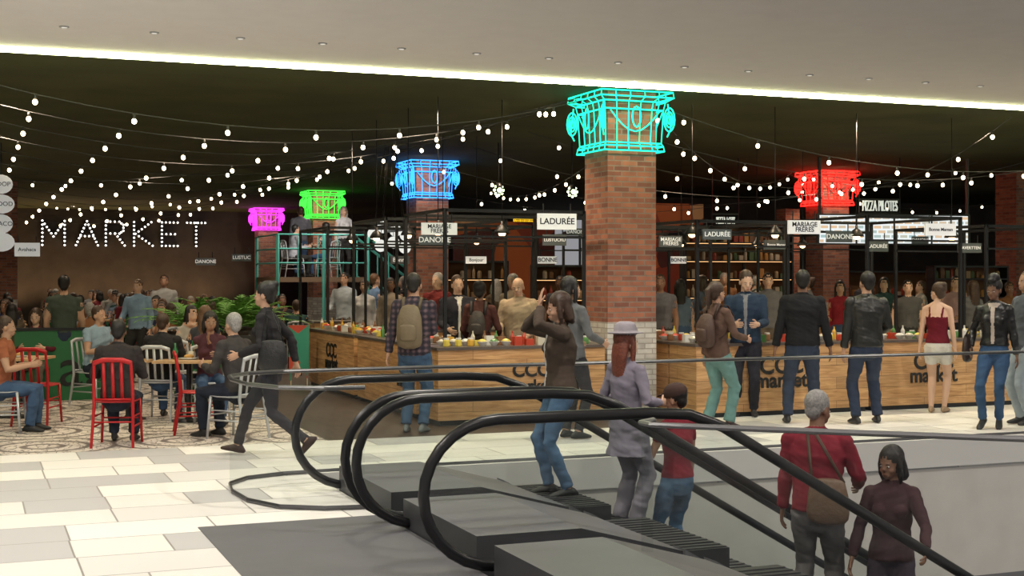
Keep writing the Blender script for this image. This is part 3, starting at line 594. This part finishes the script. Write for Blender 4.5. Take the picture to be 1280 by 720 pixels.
SHW=mat('shelf_back_panel',(.14,.06,.025),.7); LED=glow('shelf_led',(1,.55,.22),1.6,False); SJ=[mat('product_%d'%i,c,.5) for i,c in enumerate([(.4,.25,.13),(.3,.04,.02),(.45,.2,.05),(.08,.12,.05),(.45,.35,.25),(.16,.07,.03)])]
def shelving(px,d,w=1.1,h=2.4,rot=-A*.3):
    b=MB(); b.box((-w,.3,0),(w,.34,h),1); b.box((-w,0,0),(-w+.04,.34,h),0); b.box((w-.04,0,0),(w,.34,h),0); b.box((-w,0,h-.04),(w,.34,h),0)
    z=.5
    while z<h-.2:
        b.box((-w,0,z),(w,.3,z+.03),0); 
        if random.random()<.35: b.box((-w+.05,.02,z-.012),(w-.05,.035,z),2)
        x=-w+.12
        while x<w-.1:
            k=random.random(); c=3+random.randrange(6)
            if k<.3: b.lathe((x,.14,z+.03),[(.045,0),(.05,.02),(.05,.12),(.03,.16)],c,8)
            elif k<.5: b.lathe((x,.14,z+.03),[(.035,0),(.038,.15),(.014,.21),(.014,.26)],c,8)
            elif k<.75: b.box((x-.05,.08,z+.03),(x+.05,.2,z+random.uniform(.1,.26)),c)
            x+=.125
        z+=.4
    b.obj('product_shelving',[BLACK,SHW,LED]+SJ,loc=D(px,d),rot=rot)
for px,d,w_,h_ in((590,28.5,.8,2.1),(705,27,.6,2.0),(925,30,1.3,2.9),(1110,31.5,1.4,1.9),(1215,29,.9,2.0)): shelving(px,d,w_,h_)
def frame(x0,x1,y0,y1,zt=2.6,zb=.93):
    b=MB(); w=.04
    for x in(x0,x1):
        for y in(y0,y1): b.box((x-w/2,y-w/2,zb if y==y0 else 0),(x+w/2,y+w/2,zt))
        b.box((x-w/2,y0,zt-w),(x+w/2,y1,zt))
    for y in(y0,y1): b.box((x0,y-w/2,zt-w),(x1,y+w/2,zt)); b.box((x0,y-w/2,zt-.35),(x1,y+w/2,zt-.325))
    b.obj('stall_frame',[BLACK])
frame(5.35,7.2,15.6,17.2); frame(5.4,7.2,18.3,20); frame(8.6,9.95,15.2,17.2,2.5); frame(11.2,12.75,15.2,17.2,2.6); frame(13.2,14.5,15.2,17.2,2.5)
frame(5.5,7,22,24,2.6,0); frame(10.2,12.4,20.8,23,2.6); frame(13,15.4,20.8,23,2.6); frame(6.2,8.5,20.4,22.2,2.6); frame(12,16,26.2,28.5,2.7)
def pendant(x,y,z=2.35):
    b=MB(); b.lathe((x,y,z),[(.11,0),(.10,.03),(.06,.09),(.02,.12),(.02,.16)],0,14); b.ell((x,y,z-.005),(.05,.05,.04),1,None,10,6); b.tube([(x,y,z+.15),(x,y,4.13)],.006,0,4); b.obj('pendant_lamp',[BLACK,glow('pendant_glow',(1,.62,.3),7,False)],True)
for x,y in((5.7,16.9),(5.7,18.2),(6.6,16.9),(5.7,19.8),(5.7,21.2),(9.2,16.4),(9.2,17.8),(10.4,16.2),(11.9,16.4),(13.6,16.4),(11.2,21.8),(12,21.8),(13.6,21.8),(14.6,21.8),(7.3,21.4),(7.9,21.4),(13,27.2),(14,27.2),(15,27.2)): pendant(x,y)
def sign(px,py,wp,hp,t,dark,d,lines=1):
    c=D(px,d); z=ZH(py,d); w=wp*d/F/2; h=hp*d/F/2; b=MB(); b.box((-w,-.02,-h),(w,.02,h),0)
    for s in(-.7,.7): b.bar(V((s*w,0,h)),V((s*w,0,h+.12)),.012,1)
    o=b.obj('hanging_sign',[DSIGN if dark else WHITE,BLACK],loc=V((c.x,c.y,z)),rot=-A*.4)
    m=WHITE if dark else INK; n=max(len(q) for q in t.split('\n')); sz=min(2*w*1.5/n,2*h*.95/(t.count('\n')+1)); tx=text('sign_text',t,sz,(0,-.022,0),0,m,o,.002); tx.data.offset=sz*.012
for s in ((696,277,50,20,'LADURÉE',0,16.6),(549,286,45,15,'MARIAGE\nFRÈRES',0,17.2),(543,300,38,12,'DANONE',1,17.2),(595,325,26,9,'Bonjour',0,20),(684,325,24,9,'BONNE',0,22),(693,300,30,14,'LUSTUCRU',1,19),
 (1005,284,43,17,'MARIAGE\nFRÈRES',0,17.5),(1049,296,34,14,'DANONE',1,18.5),(1175,287,42,15,'Bonne Maman',0,18),(896,293,38,13,'LADURÉE',1,17.3),(970,306,32,12,'Bonne Maman',1,19),(1096,308,30,13,'LADURÉE',1,20),(1212,310,32,12,'LAVERTTEN',1,21),
 (838,302,30,14,'MARIAGE\nFRÈRES',1,20),(257,327,24,9,'DANONE',1,28),(302,322,24,9,'LUSTUC',1,26),(34,312,30,17,'Avahaca',0,24),(500,325,24,10,'Bonne',1,26),(720,290,24,9,'DANONE',1,21),(848,325,20,9,'BONNE',0,26),(1150,300,22,9,'DANONE',1,26)):
    sign(*s)
b=MB()
for k,z in enumerate((3.4,3.05,2.7,2.38)):
    b.loft([(0,-.02,z),(0,.02,z)],[(.2+.03*(k%2),.17)]*2,0,side=(1,0,0),n=18)
b.tube([(0,.03,3.5),(0,.03,4.13)],.012,1)
o=b.obj('round_brand_signs',[WHITE,BLACK],loc=D(1,24),rot=-A*.4)
for z,t in((3.4,'DOP'),(3.05,'FOOD'),(2.7,'TACO')): text('sign_text',t,.11,(.05,-.03,z),0,INK,o)
WL=mat('white_letters',(.8,.85,.78),.5,emit=.5)
for px,py,t,sz,wd in((1100,258,'PIZZA PILOTES',.20,.95),(907,276,'PIZZA LOTS',.13,.6)):
    b=MB(); b.box((-wd/2,0,-.15),(wd/2,.05,-.12),0); b.box((-wd/2,0,.12),(wd/2,.05,.15),0)
    for s in(-1,1): b.bar(V((s*wd/2,.02,-.12)),V((s*wd/2,.02,4.13-ZH(py,27))),.02,0)
    o=b.obj('storefront_sign',[BLACK],loc=D(px,27,ZH(py,27)),rot=-A*.6); o.scale=(.9,1,1)
    tx=text('sign_letters',t,sz,(0,0,0),0,WL,o,.02); tx.scale=(.62,1.5,1)
def menumat(name,c1,c2):
    m=bpy.data.materials.new(name); m.use_nodes=True; nt=m.node_tree; nt.nodes.remove(nt.nodes['Principled BSDF']); L=nt.links.new
    tc=nt.nodes.new('ShaderNodeTexCoord'); br=nt.nodes.new('ShaderNodeTexBrick'); L(tc.outputs['UV'],br.inputs['Vector']); br.inputs['Scale'].default_value=1; br.inputs['Brick Width'].default_value=.2; br.inputs['Row Height'].default_value=.09; br.inputs['Mortar Size'].default_value=.02
    br.inputs['Color1'].default_value=(*c1,1); br.inputs['Color2'].default_value=(*c2,1); br.inputs['Mortar'].default_value=(.8,.85,.85,1)
    e=nt.nodes.new('ShaderNodeEmission'); e.inputs[1].default_value=1.1; L(br.outputs['Color'],e.inputs[0]); L(e.outputs[0],nt.nodes['Material Output'].inputs[0]); return m
MM=menumat('menu_screen',(.75,.5,.3),(.35,.5,.5))
b=MB()
for i in range(4): b.box((-1.7+i*.86,-.03,-.27),(-.9+i*.86,0,.27),0); 
b.box((-1.75,0,-.3),(1.75,.05,.3),1); b.box((-1.72,.0,.3),(-1.66,.04,1.4),1); b.box((1.66,.0,.3),(1.72,.04,1.4),1)
b.obj('menu_board',[MM,BLACK],loc=D(1118,26.5,ZH(287,26.5)),rot=-A*.6).scale=(.9,1,1)
def mural():
    m=bpy.data.materials.new('terracotta_mural'); m.use_nodes=True; nt=m.node_tree; b=nt.nodes['Principled BSDF']; L=nt.links.new
    tc=nt.nodes.new('ShaderNodeTexCoord'); vo=nt.nodes.new('ShaderNodeTexVoronoi'); vo.inputs['Scale'].default_value=1.1; L(tc.outputs['UV'],vo.inputs['Vector'])
    r=nt.nodes.new('ShaderNodeValToRGB'); r.color_ramp.interpolation='CONSTANT'; e=r.color_ramp.elements; e[0].color=(.22,.035,.015,1); e[1].color=(.4,.09,.02,1); e[1].position=.4; x=e.new(.65); x.color=(.07,.015,.012,1); x=e.new(.86); x.color=(.5,.25,.1,1)
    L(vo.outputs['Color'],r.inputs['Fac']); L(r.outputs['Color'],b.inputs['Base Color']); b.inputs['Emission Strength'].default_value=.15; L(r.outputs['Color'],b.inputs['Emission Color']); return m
MU=mural()
for px,d,w_,z1 in((632,38,1.5,3.3),(842,36,.9,3.7),(962,35,.7,3.1)):
    c=D(px,d); b=MB(); b.box((c.x-w_,c.y,0),(c.x+w_,c.y+.15,z1)); b.obj('terracotta_mural_panel',[MU])
c=D(488,24.5); b=MB()
for dx,dz in((-.3,.1),(-.1,.22),(.12,.16),(.30,.08),(-.2,-.12),(.05,-.06),(.25,-.15)):
    z=ZH(299,24.5)+dz; b.ell((c.x+dx,c.y+dz*.5,z),(.11,.11,.11),0,None,14,10); b.tube([(c.x+dx,c.y+dz*.5,z+.1),(c.x+dx*.3,c.y,4.13)],.006,1,4)
b.obj('globe_pendant_lamp',[glow('opal_globe',(.85,.85,.78),1.0,False),BLACK],True)
for px,py in((623,240),(715,242)):
    p=D(px,24,ZH(py,24)); b=MB(); b.lathe(p,[(.05,-.02),(.07,0),(.07,.1),(.04,.16)],1,12); b.tube([p+V((0,0,.15)),V((p.x,p.y,4.13))],.012,1); 
    for k in range(8): b.ell(p+V((.085*cos(k*pi/4),-.02,.085*sin(k*pi/4)+.03)),(.022,.022,.022),0,None,8,6)
    b.ell(p+V((0,-.05,.03)),(.045,.045,.045),0,None,8,6); b.obj('spotlight_cluster',[glow('spot_lens',(.8,1,.5),8,False),BLACK],True)
# ---------------- raised deck ----------------
TEAL=mat('teal_steel',(.10,.42,.36),.4); 
b=MB(); dx0,dx1,dy0,dy1,dz=7.0,9.3,33,35.6,1.75
b.box((dx0,dy0,dz-.12),(dx1,dy1,dz),1)
for x in(dx0,(dx0+dx1)/2,dx1):
    for y in(dy0,dy1): b.bar(V((x,y,0)),V((x,y,dz+1.05)),.06)
for z in(.35,.7,1.05):
    b.bar(V((dx0,dy0,dz+z)),V((dx1,dy0,dz+z)),.03); b.bar(V((dx0,dy0,dz+z)),V((dx0,dy1,dz+z)),.03)
for x in range(5): b.bar(V((dx0+x*.5,dy0,dz)),V((dx0+x*.5,dy0,dz+1.05)),.022)
for k in range(9):
    z=dz-(k+1)*.18; x=dx1+k*.24; b.box((x,dy0+.1,z),(x+.27,dy0+1.1,z+.035),1)
for yy in(dy0+.1,dy0+1.1):
    b.bar(V((dx1,yy,dz)),V((dx1+2.3,yy,.0)),.06); b.bar(V((dx1,yy,dz+1)),V((dx1+2.3,yy,1.0)),.05)
    for k in range(5): b.bar(V((dx1+k*.55,yy,dz-k*.42)),V((dx1+k*.55,yy,dz-k*.42+1)),.03)
b.obj('steel_deck_with_stairs',[TEAL,mat('deck_boards',(.2,.13,.08),.6)])
for x,fc,tp in((7.6,-60,(.42,.44,.5)),(8.5,60,(.08,.08,.1))):
    q=V((x,34,dz)); chair('silver',q,fc); seated('seated_diner',q,fc,'m0' if x<8 else 'f0',top=tp,skin='l')
standing('market_visitor',V((8.0,34.9,dz)),20,'s0',top=(.1,.1,.12)); standing('market_visitor',V((9.0,34.3,dz)),200,'s1',top=(.5,.5,.52),skin='l')
# ---------------- booth, planters, poster ----------------
b=MB(); b.box((0,0,0),(1.25,.12,1.0),0); b.box((-.02,-.02,1.0),(1.27,.14,1.04),1); b.box((0,.12,.0),(1.25,.6,.45),0)
o=b.obj('green_banquette_booth',[mat('green_panel',(.02,.13,.045),.5),BLACK],loc=W(18,502),rot=-.06)
text('booth_lettering','a.',.8,(.85,-.01,.45),0,INK,o)
def fern(n=34,L=.75):
    b=MB(); z0=.82
    b.box((-.3,-.2,0),(.3,.2,z0-.1),1); b.box((-.27,-.17,z0-.1),(.27,.17,z0-.06),2)
    for i in range(n):
        a=random.uniform(0,2*pi); l=L*random.uniform(.6,1.1); e=random.uniform(.5,1.35); pts=[]
        for k in range(10):
            t=k/9; r=l*t*cos(e)*(1+.3*t); z=z0-.08+l*t*sin(e)*1.2-.5*l*t*t; pts.append(V((r*cos(a),r*sin(a),z)))
        b.tube(pts,.006,0,3); sd=V((-sin(a),cos(a),0))
        for k in range(1,10):
            w=.14*sin(pi*min(1,k/9*.9+.08)); f=(pts[k]-pts[k-1]).normalized()
            for s in(-1,1):
                q=pts[k]; tip=q+sd*s*w+f*.06-V((0,0,.02)); b.add([q-f*.022,q+f*.022,tip],[(0,1,2)],0)
    return b
FM=fern().mesh('fern',[mat('fern_green',(.10,.25,.04),.55,noise=.3,nscale=5),mat('planter_box',(.05,.05,.05),.6),mat('soil',(.03,.02,.015),.9)])
for p in FERNS: inst('potted_fern',FM,p,random.uniform(0,3),1.2)
b=MB(); b.box((-.16,-.02,0),(.16,.02,.75),0)
def poster():
    m=bpy.data.materials.new('poster_print'); m.use_nodes=True; nt=m.node_tree; b_=nt.nodes['Principled BSDF']; tc=nt.nodes.new('ShaderNodeTexCoord'); vo=nt.nodes.new('ShaderNodeTexVoronoi'); vo.inputs['Scale'].default_value=5
    nt.links.new(tc.outputs['UV'],vo.inputs['Vector']); r=nt.nodes.new('ShaderNodeValToRGB'); r.color_ramp.interpolation='CONSTANT'; e=r.color_ramp.elements; e[0].color=(.05,.35,.25,1); e[1].color=(.6,.08,.05,1); e[1].position=.45; x=e.new(.7); x.color=(.7,.6,.4,1)
    nt.links.new(vo.outputs['Color'],r.inputs['Fac']); nt.links.new(r.outputs['Color'],b_.inputs['Base Color']); return m
b.box((-.14,-.01,-.25),(-.12,.01,0),0); b.box((.12,-.01,-.25),(.14,.01,0),0)
b.obj('poster_board',[poster()],loc=D(374,21.6,.25),rot=-A)
# ---------------- escalators ----------------
R_=.036
def rail_pts(y,x0=2.95,a=.47,zt=.92,xk=4.25):
    pts=[]
    for i in range(15):
        th=-pi/2-pi*i/14; pts.append(V((x0+a*cos(th)*1.0,y,.48+.44*sin(th)))) 
    pts=[V((x0+.1,y,.04))]+pts
    pts+=[V((x0+.5,y,zt)),V((xk-.3,y,zt)),V((xk,y,zt-.02)),V((xk+.25,y,zt-.11))]
    sl=math.tan(radians(30)); L=7.2
    pts+=[V((xk+.25+L*k/6,y,zt-.11-sl*L*k/6)) for k in range(1,7)]
    return pts
def escalator(yf,yn):
    b=MB()
    x0=2.86; prof=[(x0,-.3),(x0,.2),(x0+.7,.2),(4.3,.0),(4.3,-.3)]
    vs=[V((x,yf,z)) for x,z in prof]+[V((x,yn,z)) for x,z in prof]
    b.add(vs,[(4,3,2,1,0),(5,6,7,8,9),(0,1,6,5)],0); b.add(vs,[(1,2,7,6),(2,3,8,7),(3,4,9,8),(4,0,5,9)],1)
    for k in range(18):
        x=4.3+k*.4; z=-.03-k*.231
        b.box((x,yn+.14,z-.22),(x+.41,yf-.14,z),2)
        for j in range(14):
            yy=yn+.16+j*(yf-yn-.32)/14; b.box((x,yy,z),(x+.4,yy+.02,z+.008),2)
    sl=.577
    for y in(yf,yn):
        s=1 if y==yf else -1; ya,yb=(y-.13,y+.03) if s>0 else (y-.03,y+.13)
        P=[V((4.28,yy,z)) for yy in(ya,yb) for z in(-.5,.02)]+[V((11.5,yy,z-7.22*sl)) for yy in(ya,yb) for z in(-.5,.10)]
        b.add(P,[(0,1,3,2),(4,6,7,5),(0,4,5,1),(2,3,7,6),(1,5,7,3),(0,2,6,4)],1)
    b.obj('escalator',[DGREY,LGREY,mat('step_metal',(.05,.05,.055),.5,.3)])
def balus(y):
    b=MB(); pts=rail_pts(y); b.loft(pts,[(R_*.75,R_)]*len(pts),0,side=(0,1,0),n=12)
    o=b.obj('escalator_handrail',[RUB],True)
    g=MB(); n=len(pts); low=[]
    for p in pts:
        if p.x<=4.28: low.append(V((max(p.x,2.9),y,.2 if p.x<3.6 else .2-(p.x-3.6)*.28)))
        else: low.append(V((p.x,y,.02-(p.x-4.28)*.577)))
    vs=pts+low; fs=[(i,i+1,n+i+1,n+i) for i in range(n-1)]
    g.add(vs,fs,0); g.obj('glass_panel',[GLASS],False,o)
escalator(11.05,9.55); escalator(9.25,7.75); escalator(7.45,5.95)
for y in(11.02,9.42,9.12,7.62): balus(y)
def guard(path,name,rad=.022,h=.93,m=None):
    b=MB(); b.loft([V((p[0],p[1],h)) for p in path],[(rad,rad*.8)]*len(path),0,side=None,n=8)
    n=len(path); vs=[V((p[0],p[1],0)) for p in path]+[V((p[0],p[1],h-.01)) for p in path]
    b.add(vs,[(i,i+1,n+i+1,n+i) for i in range(n-1)],1)
    b.loft([V((p[0],p[1],.02)) for p in path],[(.012,.02)]*n,0,n=6)
    b.obj(name,[m or mat('rail_steel',(.10,.10,.105),.35,.7),GLASS])
path=[(2.8,10.05),(2.5,10.1),(2.2,10.3),(2.03,10.7),(2.0,11.2),(2.05,11.6),(2.25,11.88),(2.6,12.02),(3.2,12.05)]+[(3.2+i*1.0,12.05) for i in range(1,21)]
guard(path,'glass_balustrade')
guard([(3.75,7.15),(3.62,7.05),(3.62,6.93),(3.75,6.8),(4.5,6.12),(5.1,5.6),(6.4,4.4)],'glass_balustrade',.021,.93,mat('satin_rail',(.2,.2,.21),.35,.5))
# ---------------- lights ----------------
def spot(p,e,c=(1,.93,.84),ang=120,r=.06,rot=(0,0,0),blend=.6):
    l=bpy.data.lights.new('downlight_and_fill_spot','SPOT'); l.energy=e; l.color=c; l.spot_size=radians(ang); l.spot_blend=blend; l.shadow_soft_size=r; o=bpy.data.objects.new('downlight_and_fill_spot',l); o.location=p; o.rotation_euler=rot; col.objects.link(o)  # serves the ceiling downlight row and the added fill spots
for x in(-3,0,3.5,7.5,11.5,15.5):
    for y in(2,6,9.3): spot((x+.2,y,4.0),260,rot=(radians(12 if y<9 else 22),0,0))  # added fill spots out of view, tilted to light the hall and people
for i in(2,6,9,12,15,18,21): spot((-4+i*.8,13.0,4.03),160,ang=125,r=.025)
for x in(.5,3,5.5): 
    for y in(17,21,26,32,39,44): spot((x,y,4.05),150,(1,.80,.58),130,.04)  # added warm fill, stands in for light the string bulbs do not cast
for x,y in((6.4,16.6),(6.4,19.5),(9.5,16.4),(12,16.4),(14.2,16.5),(9,22),(12.5,22.5),(15.5,22.5),(10,28),(14,28),(19,27),(6.8,24),(7,29)): spot((x,y,4.05),185,(1,.75,.5),125,.04)  # warm fill spots added to brighten counters and stalls, no fixtures
for c in(cA,cB,cC,cD,cE): spot((c.x-.6,c.y-1.6,4.05),110,(1,.85,.68),150,.04,(radians(30),radians(-10),0))  # fill spots added in front of the columns so the brick shows
spot((8.2,32.0,4.05),260,(1,.9,.8),110,.04,(radians(35),0,0))  # fill spot added to brighten the raised deck
for x in(-1,1.2,3.4,5.6,7.8): spot((x,48.8,.25),150,(1,.62,.32),150,.1,(pi,0,0))  # unseen uplights at floor level, placed for the back wall's warm gradient
wd=bpy.data.worlds.new('world'); sc.world=wd; wd.use_nodes=True; bg=wd.node_tree.nodes['Background']; bg.inputs[0].default_value=(.95,.95,1,1); bg.inputs[1].default_value=.3
print('OBJ',len(bpy.data.objects),'people meshes',len(BMC))
